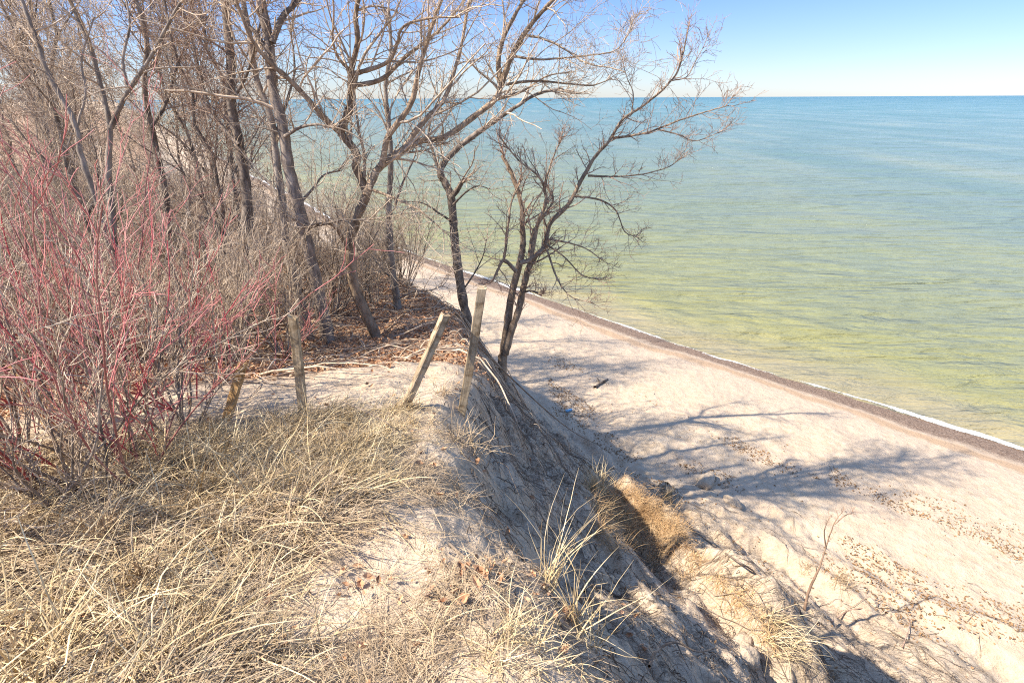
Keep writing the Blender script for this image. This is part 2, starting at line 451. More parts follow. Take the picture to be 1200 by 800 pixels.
# lake foam along the edge
def foam():
    a = np.concatenate([np.linspace(-14, 20, 2600), np.linspace(20.02, 140, 2200)])
    k = 12
    w = np.clip(np.interp(a, [-6, 0, 4, 10, 40], [.46, .36, .22, .16, .3])+0.3*fbm(a*0.22, a*0, 201, 3)+0.18*fbm(a*1.3, a*0+4, 203, 3), 0.05, 0.7)
    c = shore_b(a)+0.06+0.28*fbm(a*0.3, a*0+9, 205, 4)
    ts = np.linspace(-1, 1, k)
    B = c[:, None]+ts[None]*w[:, None]*0.6 + 0.04*vnoise(a[:, None]*6+ts[None]*3, ts[None]*2+a[:, None]*0, 207)
    A = np.broadcast_to(a[:, None], B.shape)
    Z = 0.012+0.03*(1-ts[None]**2)+0.012*vnoise(A*9, B*9, 211)
    Z = np.maximum(Z, height((B-A)*Q, (B+A)*Q)+0.008)
    V = np.stack([(B-A)*Q, (B+A)*Q, Z], -1).reshape(-1, 3)
    idx = np.arange(len(V)).reshape(len(a), k)
    q = np.stack([idx[:-1, :-1], idx[:-1, 1:], idx[1:, 1:], idx[1:, :-1]], -1).reshape(-1, 4)
    me = mesh_from('surf_foam', V, q)
    along = np.interp(a, [-14, -3, 1.5, 4, 6, 8, 10, 13, 16, 22, 40, 140], [1.1, 1.15, 1.0, .62, .8, .35, .3, .75, .9, .6, .8, .8])
    dens = np.clip(1-np.abs(ts[None])**1.5, 0, 1)*(along+0.75*fbm(a*0.6, a*0+2, 213, 3))[:, None]
    add_attr(me, 'dens', dens.ravel())
    m, nt, b = newmat('foam', 0.6, 0.3); b.inputs['Base Color'].default_value = (.80, .79, .75, 1)
    v = objcoord(nt)
    n = noise(nt, v, 16, 5, 0.7, 0.6)
    al = ramp(nt, [(0.42, 0.0), (0.60, 1.0)], mathn(nt, 'ADD', mathn(nt, 'MULTIPLY', attr(nt, 'dens'), 0.5), mathn(nt, 'MULTIPLY', n, 0.55)))
    nt.links.new(al.outputs[0], b.inputs['Alpha'])
    bump(nt, b, noise(nt, v, 40, 4), 0.6, 0.02)
    o = link('surf_foam', me, m)
    tag(o, 'thin broken line of white foam where the lake meets the pebbles', 'foam', kind='stuff')
foam()

# ------------------------------------------------------------------ traced trees
def px_r(w, P):               # a width in photograph pixels at P, as a radius in metres
    d = -((P-CAM) @ CR)[2]
    return 0.5*w*d/F
def limb_line(pts, Y0, Y1, w0, w1, ease=1.0):
    n = len(pts)
    W = [at(p[0], p[1], Y0+(Y1-Y0)*(i/(n-1))**ease) for i, p in enumerate(pts)]
    m = max(8, n*5)
    P = resample(W, m)
    L = np.linalg.norm(np.diff(P, axis=0), axis=1).sum()
    P[1:-1] += rng.normal(size=(m-2, 3))*0.006*L/ max(n, 4)
    t = np.linspace(0, 1, m)
    r0 = px_r(w0, P[0]); r1 = px_r(w1, P[-1])
    Rd = r1+(r0-r1)*(1-t)**1.25
    Rd *= 1+0.06*rng.normal(size=m)
    return P, Rd
def twigs_for(lines, dens, L1, levels=3, ang=0.9, up=0.12, r_min=0.0028, k2=5, k3=3, wig=0.22, t0=0.15):
    """Side branches, twigs and twiglets for a list of limb polylines."""
    T = Tubes(); S = []; D = []; L = []; RR = []
    for P, Rd in lines:
        ln = np.linalg.norm(np.diff(P, axis=0), axis=1).sum()
        c = max(3, int(ln*dens*1.9))
        s, d, l, r = sprout(P[None], Rd[None], c, ang, L1*0.25, L1, t0=t0, rf=0.5, up=up)
        S.append(s); D.append(d); L.append(l); RR.append(np.minimum(r, 0.006+0.012*l))
        # leader twig at the tip
        s, d, l, r = sprout(P[None], Rd[None], 3, ang*0.6, L1*0.3, L1*0.8, t0=0.88, rf=0.9, up=up)
        S.append(s); D.append(d); L.append(l); RR.append(np.minimum(r, 0.008+0.01*l))
    S = np.concatenate(S); D = np.concatenate(D); L = np.concatenate(L); RR = np.maximum(np.concatenate(RR), r_min)
    P, Rd = grow(S, D, L, RR, 7, wig, 0.03, 0.35); T.add(P, np.maximum(Rd, r_min*0.8), 4)
    sc = L/L1
    S, D, l2, r2 = sprout(P, Rd, k2, 0.85, L1*0.18, L1*0.62, t0=0.08, rf=0.6, rmin=r_min, up=up, scale_by=np.clip(sc*1.2, 0.35, 1))
    P2, Rd2 = grow(S, D, l2, r2, 5, wig*1.2, 0.03, 0.5); T.add(P2, np.maximum(Rd2, r_min*0.75), 3)
    if levels > 2:
        S, D, l3, r3 = sprout(P2, Rd2, k3, 0.85, 0.05, L1*0.26, t0=0.15, rf=0.7, rmin=r_min*0.8, up=up)
        P3, Rd3 = grow(S, D, l3, r3, 3, wig*1.3, 0.02, 0.6); T.add(P3, np.maximum(Rd3, r_min*0.65), 3)
    return T

def traced_tree(name, label, Y, trunk, limbs, mat_trunk, mat_twig, dens=3.5, L1=0.9, group=None, twig_kw={}, base_sink=0.25):
    """trunk: (pts, w0, w1, Y offset at top); limbs: list of the same."""
    lines = []
    pts, w0, w1, dy = trunk
    P, Rd = limb_line(pts, Y, Y+dy, w0, w1)
    zg = float(height(P[:1, 0], P[:1, 1])[0])
    # root the trunk in the ground
    if P[0, 2] > zg-0.05:
        d = P[0]-P[1]; foot = np.array([P[0, 0]+0.02, P[0, 1], zg-base_sink])
        nadd = 6; add = resample([foot, P[0]], nadd)[:-1]
        P = np.vstack([add, P]); Rd = np.concatenate([np.linspace(Rd[0]*1.35, Rd[0]*1.05, nadd-1), Rd])
    org = np.array([P[0, 0], P[0, 1], zg])
    root = empty(name, org); tag(root, label, 'tree', group)
    T = Tubes(); T.add(P, Rd, 10); T.build('trunk', mat_trunk, root, org)
    lines.append((P, Rd))
    lim = []
    for i, (pts, w0, w1, ya, yb) in enumerate(limbs):
        P, Rd = limb_line(pts, Y+ya, Y+yb, w0, w1)
        T = Tubes(); T.add(P, Rd, 8); T.build('limb', mat_trunk, root, org)
        lim.append((P, Rd))
    tw = twigs_for(lim+([(lines[0][0][len(lines[0][0])//2:], lines[0][1][len(lines[0][0])//2:])]), dens, L1, **twig_kw)
    tw.build('crown', mat_twig, root, org)
    return root

# the forked tan tree in the middle
traced_tree('bare_tree', 'tan barked tree with a low fork, limbs spreading right above the posts', 6.9,
    ([(447, 428), (444, 402), (429, 368), (416, 338), (411, 300), (411, 280), (418, 255), (429, 229), (425, 213), (417, 196), (418, 180), (399, 156)], 13, 9, 0.2),
    [([(429, 229), (440, 203), (451, 190), (462, 182), (490, 166), (520, 161), (555, 137), (580, 117), (587, 100)], 10, 6.5, 0, 0.9),
     ([(587, 100), (584, 72), (590, 45), (605, 15), (620, -10), (636, -40)], 7, 3, 0.9, 1.1),
     ([(587, 100), (600, 65), (620, 32), (640, 9), (662, -15), (690, -50)], 7, 3, 0.9, 0.7),
     ([(593, 99), (626, 95), (664, 98), (695, 100), (717, 92)], 3.5, 1.2, 0.9, 1.2),
     ([(602, 66), (634, 70), (681, 66), (719, 60), (733, 47)], 3, 1, 0.8, 0.5),
     ([(399, 156), (412, 120), (411, 100), (412, 80), (419, 50), (417, 14), (428, -30)], 10, 5, 0.2, 0.0),
     ([(399, 156), (384, 142), (371, 128), (341, 95), (314, 71), (294, 44), (277, 0), (270, -40)], 8, 3, 0.2, -0.6),
     ([(412, 87), (432, 82), (455, 72), (466, 50), (472, 32), (500, 22), (540, 20)], 6, 2, 0.1, -0.4),
     ([(414, 101), (447, 93), (475, 67), (497, 50), (520, 30), (545, 0), (570, -30)], 6, 2, 0.1, 0.5),
     ([(448, 194), (455, 160), (480, 125), (490, 87), (500, 50), (512, 15), (530, -30)], 8, 3, 0.1, -0.3),
     ([(470, 178), (497, 142), (520, 117), (535, 75), (542, 45), (550, 0), (556, -40)], 7, 2.5, 0.1, 0.8),
     ([(408, 292), (399, 275), (390, 264), (374, 262), (352, 268)], 5, 2, 0, -0.4),
     ([(430, 220), (461, 232), (490, 245), (510, 262), (524, 275)], 4, 1.2, 0, -0.5),
     ([(412, 84), (398, 70), (390, 48), (391, 8), (385, -30)], 4, 2, 0.1, -0.3),
     ([(580, 117), (610, 108), (640, 90), (668, 84)], 4, 1.2, 0.8, 1.6)],
    M_bark_tan, M_twig_pale, dens=2.7, L1=1.6, twig_kw=dict(k2=6, k3=4, r_min=0.003, wig=0.24))
# big grey double tree left of it
traced_tree('bare_tree', 'thick grey trunk leaning left, right stem of the pair beside the forked tan tree', 6.6,
    ([(388, 418), (382, 385), (372, 340), (360, 285), (349, 238), (337, 190), (332, 152), (319, 101), (316, 57), (306, 0), (298, -50)], 16.5, 10, 0.3),
    [([(319, 50), (331, 20), (345, 6), (366, -20)], 8, 5, 0.2, 0.5),
     ([(350, 240), (366, 222), (380, 205), (400, 200)], 4, 1.5, 0.1, 0.4),
     ([(334, 160), (350, 150), (372, 146), (392, 150)], 5, 2, 0.1, -0.4),
     ([(317, 66), (300, 40), (284, 20), (262, -20)], 6, 3, 0.2, 0.4),
     ([(356, 268), (382, 262), (408, 257), (436, 260)], 4, 1.5, 0.1, -0.3)],
    M_bark, M_twig_pale, dens=2.6, L1=1.7)
traced_tree('bare_tree', 'slimmer dark stem standing just left of the thick grey leaning trunk', 6.7,
    ([(366, 412), (356, 370), (345, 330), (335, 280), (331, 236), (324, 186), (318, 140), (300, 90), (292, 40), (280, -20)], 12, 6, 0.5),
    [([(331, 236), (316, 215), (298, 200), (285, 180)], 4, 1.5, 0.2, 0.6),
     ([(322, 160), (336, 120), (345, 80), (340, 30)], 4, 2, 0.3, 0.8)],
    M_bark_grey, M_twig_pale, dens=2.6, L1=1.3)
traced_tree('bare_tree', 'straight dark trunk rising behind the red stemmed shrubs, third from the forked tan tree', 7.2,
    ([(298, 418), (292, 390), (286, 330), (290, 270), (288, 216), (280, 169), (271, 118), (270, 67), (263, 0), (258, -50)], 14, 9, 0.3),
    [([(280, 170), (262, 150), (243, 118), (228, 60), (214, 10)], 5, 2, 0, 0.5),
     ([(271, 118), (288, 90), (300, 50), (308, 10)], 4, 2, 0, -0.4)],
    M_bark, M_twig, dens=3.0, L1=1.1)
traced_tree('bare_tree', 'thin straight grey trunk between the forked tan tree and the posts, bare low down', 8.6,
    ([(468, 376), (464, 345), (458, 303), (456, 270), (456, 238), (458, 186), (456, 150), (452, 100), (458, 60), (455, 10)], 9.5, 4, 0.2),
    [([(463, 240), (472, 215), (484, 188), (490, 165)], 3.5, 1.5, 0, 0.5),
     ([(466, 330), (450, 318), (436, 300), (425, 290)], 2.5, 1, 0, 0.5),
     ([(466, 350), (485, 342), (505, 340), (520, 334)], 2.5, 1, 0, -0.3)],
    M_bark_grey, M_twig_pale, dens=2.6, L1=1.2)
traced_tree('bare_tree', 'mossy sided trunk with a broken stub at its fork, behind the taller plank post', 10.0,
    ([(551, 392), (547, 372), (541, 342), (534, 294), (531, 255), (528, 229), (522, 215), (516, 204), (521, 190), (540, 170)], 12, 7, 0.2),
    [([(529, 231), (537, 221), (541, 214), (547, 210)], 7, 5, 0.05, -0.1),
     ([(540, 170), (562, 154), (580, 142), (605, 125), (630, 110), (660, 104)], 7, 3, 0.2, 0.4),
     ([(516, 204), (508, 180), (502, 160), (508, 130), (522, 100)], 4, 1.5, 0.1, 0.8),
     ([(532, 262), (515, 250), (495, 238), (470, 236)], 3, 1, 0.1, -0.5),
     ([(541, 342), (556, 320), (566, 300), (570, 280)], 2.5, 1, 0, 0.4),
     ([(531, 240), (545, 226), (560, 218), (575, 222)], 3, 1, 0, -0.4)],
    M_bark, M_twig_pale, dens=2.8, L1=1.4)
# tree on the brink, leaning over the beach
traced_tree('bare_tree', 'small twin stemmed tree on the brink, its long limb reaching over the lake', 7.7,
    ([(588, 448), (589, 420), (592, 399), (599, 349), (609, 308), (613, 285), (612, 264), (611, 240), (600, 205), (588, 182)], 12, 4, 0.6),
    [([(592, 415), (599, 388), (607, 366), (614, 335), (619, 315), (628, 300), (638, 288), (645, 261), (665, 241), (682, 210), (697, 184), (714, 165), (730, 140), (758, 121), (788, 93), (799, 69), (807, 30)], 9, 1.6, 0.02, 0.7),
     ([(609, 308), (622, 304), (636, 292)], 6, 5, 0, 0.1),
     ([(718, 162), (740, 159), (763, 154), (799, 140), (835, 129), (854, 124)], 3.2, 1, 0.55, 0.1),
     ([(772, 152), (795, 158), (816, 165), (845, 154)], 1.8, 0.8, 0.4, 0.7),
     ([(689, 206), (715, 207), (747, 205), (780, 197), (798, 186)], 2.6, 0.9, 0.5, 0.2),
     ([(673, 230), (702, 234), (722, 247), (732, 271), (749, 279)], 2.6, 1, 0.45, 0.7),
     ([(641, 292), (651, 322), (660, 338), (672, 349), (695, 355)], 2.6, 1, 0.1, -0.5),
     ([(640, 286), (660, 300), (682, 322), (702, 328)], 2.4, 1, 0.1, -0.2),
     ([(642, 280), (668, 285), (688, 292), (706, 305)], 2.4, 1, 0.1, 0.5),
     ([(605, 318), (591, 305), (584, 315), (577, 330)], 5, 2.5, 0, -0.1),
     ([(590, 306), (594, 280), (596, 258), (600, 235), (612, 210)], 3.5, 1.5, 0, 0.4),
     ([(622, 304), (631, 261), (640, 235), (632, 208), (607, 187), (585, 160)], 5, 1.5, 0.1, -0.4),
     ([(620, 300), (626, 270), (648, 235), (640, 215), (650, 180), (660, 160)], 4, 1.3, 0.1, 0.6),
     ([(614, 342), (624, 341), (634, 346)], 2.6, 2, 0, -0.3),
     ([(740, 134), (742, 110), (735, 92), (730, 75)], 1.8, 0.8, 0.55, 0.9),
     ([(786, 95), (805, 90), (815, 72), (826, 52)], 1.6, 0.7, 0.6, 0.9)],
    M_bark_tan, M_twig, dens=5.4, L1=0.72, twig_kw=dict(k2=4, k3=3, r_min=0.0028, t0=0.1, wig=0.2, up=0.25, ang=0.8))
# slender trees on the far left
traced_tree('bare_tree', 'pale grey forked sapling near the left edge, splitting into a wide V', 6.0,
    ([(140, 420), (136, 340), (132, 257), (127, 203), (129, 150), (120, 110), (108, 61), (90, 20), (74, -20)], 9, 4, 0.6),
    [([(130, 150), (148, 111), (176, 68), (200, 24), (220, -10)], 6, 3, 0.3, 0.2),
     ([(150, 108), (144, 70), (152, 30), (146, -10)], 4, 2, 0.3, 0.6)],
    M_bark_grey, M_twig_pale, dens=2.6, L1=1.3)
traced_tree('bare_tree', 'thin pale trunk leaning left, next to the red upright shrub at the left edge', 5.6,
    ([(150, 420), (135, 320), (118, 250), (95, 182), (88, 145), (57, 88), (44, 50), (30, 12), (18, -30)], 8, 4, 0.4),
    [([(90, 150), (100, 110), (96, 70), (110, 20)], 3.5, 1.6, 0.3, 0.5)],
    M_bark_grey, M_twig_pale, dens=3.0, L1=0.8)
traced_tree('bare_tree', 'dark crooked trunk in the thicket between the pale V sapling and the straight dark trunk', 8.5,
    ([(205, 400), (200, 320), (196, 250), (189, 203), (176, 145), (169, 98), (172, 50), (160, 0), (150, -40)], 9, 5, 0.3),
    [([(177, 150), (195, 120), (210, 70), (235, 20)], 4, 2, 0, 0.5)],
    M_bark, M_twig, dens=3.0, L1=1.1)

# ------------------------------------------------------------------ repeats in the wood: built once, copied with their parts
def proto_tree(seed, h, r):
    global rng
    keep = rng; rng = np.random.default_rng(seed)
    lean = rng.normal(size=2)*0.10
    n = 14
    P = np.zeros((1, n, 3)); z = np.linspace(-0.3, h, n)
    P[0, :, 2] = z; P[0, :, 0] = lean[0]*z+0.12*np.cumsum(rng.normal(size=n))*0.6; P[0, :, 1] = lean[1]*z+0.12*np.cumsum(rng.normal(size=n))*0.6
    P[0, :, :2] -= P[0, 1:2, :2]
    Rd = (r*(1-0.72*np.linspace(0, 1, n)))[None]
    T = Tubes(); T.add(P, Rd, 8)
    S, D, L, r1 = sprout(P, Rd, 13, 0.75, h*0.20, h*0.45, t0=0.18, rf=0.55, up=0.35)
    P1, R1 = grow(S, D, L, r1, 9, 0.16, 0.05, 0.3)
    lim = Tubes(); lim.add(P1, R1, 6)
    C = Tubes()
    S, D, L2, r2 = sprout(P1, R1, 9, 0.8, h*0.07, h*0.20, t0=0.12, rf=0.5, rmin=0.004, up=0.2)
    P2, R2 = grow(S, D, L2, r2, 6, 0.2, 0.03, 0.4); C.add(P2, R2, 4)
    S, D, L3, r3 = sprout(P2, R2, 6, 0.8, 0.2, 0.75, t0=0.1, rf=0.6, rmin=0.0045, up=0.15)
    P3, R3 = grow(S, D, L3, r3, 4, 0.25, 0.02, 0.6); C.add(P3, R3, 3)
    S, D, L4, r4 = sprout(P3, R3, 2, 0.8, 0.1, 0.3, t0=0.3, rf=0.8, rmin=0.004, up=0.1)
    P4, R4 = grow(S, D, L4, r4, 2, 0.2, 0.02, 0.7); C.add(P4, R4, 3)
    rng = keep
    return T, lim, C
def proto_shrub(seed, h, nst, spread, red=False, dens=1.0):
    global rng
    keep = rng; rng = np.random.default_rng(seed)
    an = rng.random(nst)*2*math.pi; q = spread*np.sqrt(rng.random(nst))
    P0 = np.stack([0.16*np.cos(an)*rng.random(nst), 0.16*np.sin(an)*rng.random(nst), np.full(nst, -0.06)], -1)
    D = np.stack([q*np.cos(an), q*np.sin(an), np.ones(nst)], -1)
    L = h*(0.55+0.5*rng.random(nst))
    P, Rd = grow(P0, D, L, (0.0035+0.005*rng.random(nst)) if red else (0.006+0.006*rng.random(nst)), 12, 0.10 if red else 0.13, 0.015, 0.35)
    st = Tubes(); st.add(P, Rd, 5)
    tw = Tubes()
    S, D, l, r = sprout(P, Rd, int(8*dens), 0.6, h*0.14, h*0.38, t0=0.2, rf=0.6, rmin=0.003, up=0.3 if red else 0.15)
    P2, R2 = grow(S, D, l, r, 6, 0.13 if red else 0.22, 0.03, 0.5); tw.add(P2, R2, 3)
    S, D, l, r = sprout(P2, R2, int(5*dens), 0.7, h*0.04, h*0.13, t0=0.2, rf=0.7, rmin=0.0022, up=0.2)
    P3, R3 = grow(S, D, l, r, 3, 0.2, 0.02, 0.7); tw.add(P3, R3, 3)
    rng = keep
    return st, tw
def copy_thing(root, loc, rz, sc, label=None, group=None, kids=None):
    c = root.copy(); COL.objects.link(c)
    c.location = Vector(loc); c.rotation_euler = (0, 0, rz); c.scale = (sc, sc, sc)
    if label: c['label'] = label
    if group: c['group'] = group
    for ch in kids:
        k = ch.copy(); COL.objects.link(k); k.parent = c
    return c
def make_thing(name, label, cat, group, parts):
    root = empty(name, (0, 0, 0)); tag(root, label, cat, group)
    kids = []
    for pn, T, mt in parts: kids.append(T.build(pn, mt, root))
    return root, kids
class Proto:
    def __init__(self, *a): self.root, self.kids = make_thing(*a); self.used = False
    def place(self, loc, rz, sc, label=None):
        if not self.used:
            self.used = True
            self.root.location = Vector(loc); self.root.rotation_euler = (0, 0, rz); self.root.scale = (sc, sc, sc)
            if label: self.root['label'] = label
            return self.root
        return copy_thing(self.root, loc, rz, sc, label, None, self.kids)

TL = 'slender bare grey tree standing in the crowded wood left of the traced trunks'.replace('traced', 'big')
protos = []
for i in range(7):
    h = 5.2+1.2*(i % 4); T, lim, C = proto_tree(100+i, h, 0.04+0.012*(i % 4))
    protos.append(Proto('bare_tree', TL, 'tree', 'slender bare trees crowding the wood on the left', [('trunk', T, M_bark if i % 2 else M_bark_grey), ('limb', lim, M_bark if i % 2 else M_bark_grey), ('crown', C, M_twig_pale if i % 3 else M_twig)]))
placed = []
tries = 0
lr = np.random.default_rng(11)
while len(placed) < 58 and tries < 6000:
    tries += 1
    y = 7.5+44*lr.random()**1.6
    x = -y*(0.42+1.0*lr.random())-0.5
    if y > 16: x = -y*(0.36+1.0*lr.random())
    a = (-x+y)*Q; bb = (x+y)*Q
    if bb > np.interp(a, CA, CB)-0.3: continue
    if any((x-q[0])**2+(y-q[1])**2 < (0.9+0.03*y)**2 for q in placed): continue
    placed.append((x, y))
    p = protos[len(placed) % 7]
    p.place(on(x, y), lr.random()*6.28, 0.8+0.35*lr.random())

# grey brush shrubs
SL = 'twiggy leafless grey brown shrub of the undergrowth below the bare trees'
sprotos = []
for i in range(6):
    st, tw = proto_shrub(200+i, 1.6+0.35*(i % 3), 15, 0.8, dens=1.5)
    sprotos.append(Proto('bare_shrub', SL, 'shrub', 'leafless grey brown shrubs under the trees', [('stem', st, M_bark_grey), ('crown', tw, M_twig_pale)]))
sp = []
tries = 0
while len(sp) < 165 and tries < 9000:
    tries += 1
    y = 4.9+26*lr.random()**1.7
    x = -0.9-y*(0.12+1.15*lr.random())
    edge = 5.7+0.6*max(x, -4)
    if y < edge+0.35: continue
    if y < 8.5 and x > -2.6: continue
    a = (-x+y)*Q; bb = (x+y)*Q
    if bb > np.interp(a, CA, CB)+0.1: continue
    if any((x-q[0])**2+(y-q[1])**2 < 0.16*(1+0.2*y) for q in sp): continue
    sp.append((x, y)); sprotos[len(sp) % 6].place(on(x, y), lr.random()*6.28, 0.7+0.5*lr.random())

# red stemmed shrubs, each with its own place
reds = [
 ((58, 548), 2.7, 'tall red stemmed dogwood at the left edge, its shoots reaching the top of the picture'),
 ((20, 575), 1.9, 'red stemmed dogwood at the very left edge in front of the leaning orange post'),
 ((105, 556), 1.6, 'thin red stemmed dogwood just right of the leaning orange post'),
 ((160, 560), 2.0, 'dense red dogwood with many shoots fanning to the right, in front of the sandy path'),
 ((186, 540), 1.7, 'red dogwood whose lowest shoots lean right over the sandy path'),
 ((130, 505), 1.9, 'dull red dogwood standing back between the two densest red bushes'),
 ((75, 500), 2.1, 'crimson dogwood behind the leaning orange post'),
 ((225, 470), 1.5, 'red dogwood at the back edge of the path, left of the shortest post'),
 ((262, 440), 1.35, 'small bright red dogwood directly behind the shortest post'),
 ((312, 436), 1.1, 'low red dogwood sprig between the two grey left posts'),
 ((180, 450), 1.8, 'tangled red dogwood deep in the thicket beyond the left end of the path'),
 ((30, 470), 2.4, 'slender red dogwood behind the tallest red shoots at the left edge'),
 ((120, 440), 2.0, 'red dogwood deep in the thicket below the pale V sapling'),
 ((236, 395), 1.6, 'faint red dogwood far back in front of the straight dark trunk'),
]
for i, ((px, py), h, lab) in enumerate(reds):
    loc = hit(px, py)
    st, tw = proto_shrub(300+i, h*1.15, (5 if i % 3 else 7) if h > 1.3 else 4, 1.0, red=True, dens=0.8)
    root = empty('red_dogwood', loc); tag(root, lab, 'shrub', 'red stemmed dogwood shrubs')
    st.build('stem', M_red if i % 3 else M_red_dull, root); tw.build('crown', M_pink, root)
# grey near shrubs mixed into the red ones
greys = [((90, 570), 1.7, 'pale grey leafless bush between the red dogwoods, right of the leaning orange post'),
         ((140, 540), 1.5, 'grey leafless bush tangled through the dense red dogwood'),
         ((10, 540), 1.9, 'grey leafless bush at the left edge, behind the red shoots'),
         ((205, 505), 1.3, 'low grey leafless bush whose twigs cross the left end of the sandy path'),
         ((60, 600), 1.1, 'short grey twiggy bush lowest at the left edge, in the straw'),
         ((170, 480), 1.6, 'pale leafless bush on the far side of the path behind the densest red dogwood'),
         ((100, 475), 2.0, 'tall pale leafless bush behind the leaning orange post')]
for i, ((px, py), h, lab) in enumerate(greys):
    loc = hit(px, py)
    st, tw = proto_shrub(340+i, h, 9, 0.75, dens=1.2)
    root = empty('bare_shrub', loc); tag(root, lab, 'shrub', 'leafless bushes among the red dogwoods')
    st.build('stem', M_bark_grey, root); tw.build('crown', M_twig_pale, root)

# ------------------------------------------------------------------ posts
def post(name, label, base_px, top_px, wd, th, mat, dy=0.0, nails=0, chip=0.0, split=False, roll=0.0):
    P0 = hit(*base_px)
    top = at(top_px[0], top_px[1], P0[1]+dy)
    ax = norm(top-P0); L = float(np.linalg.norm(top-P0))
    zq = Vector((0, 0, 1)).rotation_difference(Vector(ax))
    root = empty(name, P0); root.rotation_mode = 'QUATERNION'
    root.rotation_quaternion = zq @ Matrix.Rotation(roll, 3, 'Z').to_quaternion()
    tag(root, label, 'post', 'weathered fence posts along the path')
    n = 26; zz = np.linspace(-0.35, L, n)
    prof = []
    c = min(wd, th)*0.10
    for sx, sy in ((1, 1), (-1, 1), (-1, -1), (1, -1)):
        hx, hy = wd/2*sx, th/2*sy
        if sx*sy > 0: prof += [(hx, hy-c*sy), (hx-c*sx, hy)]
        else: prof += [(hx-c*sx, hy), (hx, hy-c*sy)]
    prof = np.array(prof); k = len(prof)
    V = []
    lr2 = np.random.default_rng(abs(hash(base_px)) % 1000)
    for i, z in enumerate(zz):
        w = 1+0.02*lr2.normal()
        tz = np.zeros(k)
        if i == n-1: tz = chip*(prof[:, 0]/wd)+0.006*lr2.normal(size=k)
        V.append(np.stack([prof[:, 0]*w+0.0015*lr2.normal(size=k)+0.004*math.sin(z*3), prof[:, 1]*w+0.0015*lr2.normal(size=k), z+tz], -1))
    V = np.array(V).reshape(-1, 3)
    idx = np.arange(n*k).reshape(n, k)
    q = np.stack([idx[:-1], np.roll(idx[:-1], -1, 1), np.roll(idx[1:], -1, 1), idx[1:]], -1).reshape(-1, 4)
    topc = len(V); V = np.vstack([V, [[0, 0, L-0.004]]])
    t = idx[-1]
    fan = np.array([[topc, t[j], t[(j+1) % k], t[(j+2) % k]] for j in range(0, k, 2)])
    me = mesh_from('post_body', V, np.vstack([q, fan]), smooth=False)
    link('post_body', me, mat, root)
    for j in range(nails):
        z = L*(0.35+0.5*j/max(1, nails)); T = Tubes()
        T.add(np.array([[wd/2-0.004, 0, z], [wd/2+0.02, 0, z+0.004]]), np.array([0.0028, 0.0028]), 6)
        T.add(np.array([[wd/2+0.018, 0, z+0.004], [wd/2+0.0215, 0, z+0.004]]), np.array([0.006, 0.006]), 6)
        o = T.build('nail', M_metal, root)
    return root, P0, top
post('fence_post', 'squared yellowish post leaning right, second from the right of the fence posts', (474, 478), (522, 368), 0.058, 0.058, M_post, 0.10, 2, 0.01, roll=R(25))
pD = post('fence_post', 'tallest pale plank post, beside the tree on the brink of the dune', (541, 484), (565, 337), 0.066, 0.038, M_post, -0.05, 3, 0.02)
post('fence_post', 'upright weathered post with a frayed top, casting shadow on the sandy path', (356, 490), (343, 371), 0.060, 0.045, M_post, 0.0, 1, -0.02)
post('fence_post', 'shortest post, leaning right at the left end of the open path', (265, 494), (284, 425), 0.060, 0.045, M_post_orange, 0.1, 0, 0.02)
post('fence_post', 'orange brown post leaning left inside the red dogwoods', (64, 508), (15, 425), 0.062, 0.045, M_post_orange, 0.1, 0, 0.02)
# metal strap beside the leaning post
p0 = at(472, 393, 4.3); 
# slack wire from the tallest post down the slope
wp = [pD[1]+(pD[2]-pD[1])*0.60]
for px, py, dz in ((590, 415, .55), (622, 447, .3), (655, 478, .15), (690, 510, .03), (706, 524, -.03)):
    h_ = hit(px, py); wp.append(h_+np.array([0, 0, 0.0]))
# keep the wire in the air between post and slope
A0 = wp[0]; A1 = hit(700, 520); tt = np.linspace(0, 1, 24)
W = A0[None]*(1-tt[:, None])+A1[None]*tt[:, None]; W[:, 2] -= 0.15*np.sin(math.pi*tt)
W[:, 2] = np.maximum(W[:, 2], height(W[:, 0], W[:, 1])+0.01)
T = Tubes(); T.add(W, np.full(24, 0.007), 6)
tag(T.build('fence_wire', M_debris, None), 'slack old wire running from the tallest post down to the beach', 'wire')

# ------------------------------------------------------------------ grass and straw
class Blades:
    def __init__(self): self.V = []; self.F = []; self.A = []; self.off = 0
    def add(self, P, W):           # P (N,n,3) centre lines, W (N,) widths; flat tapering blades folded along the middle
        N, n, _ = P.shape
        T = norm(np.gradient(P, axis=1))
        side = norm(np.cross(T, norm(rng.normal(size=(N, 1, 3))*0.5+np.array([0, 0, 1.0]))))
        t = np.linspace(0, 1, n); wt = np.clip(1.05-t**2.2, 0.12, 1)
        w = W[:, None, None]*wt[None, :, None]*0.5
        up = np.cross(side, T)
        L_ = P-side*w; R_ = P+side*w; C_ = P+up*w*0.55
        V = np.stack([L_, C_, R_], 2).reshape(-1, 3)
        idx = np.arange(N*n*3).reshape(N, n, 3)+self.off
        a = idx[:, :-1]; b = idx[:, 1:]
        q = np.stack([a[..., :-1], a[..., 1:], b[..., 1:], b[..., :-1]], -1).reshape(-1, 4)
        self.V.append(V); self.F.append(q); self.A.append(np.repeat(rng.random(N), n*3)); self.off += len(V)
    def build(self, name, mat, parent=None, origin=(0, 0, 0)):
        me = mesh_from(name, np.concatenate(self.V)-np.asarray(origin)[None], np.concatenate(self.F)); add_attr(me, 'rnd', np.concatenate(self.A))
        return link(name, me, mat, parent)
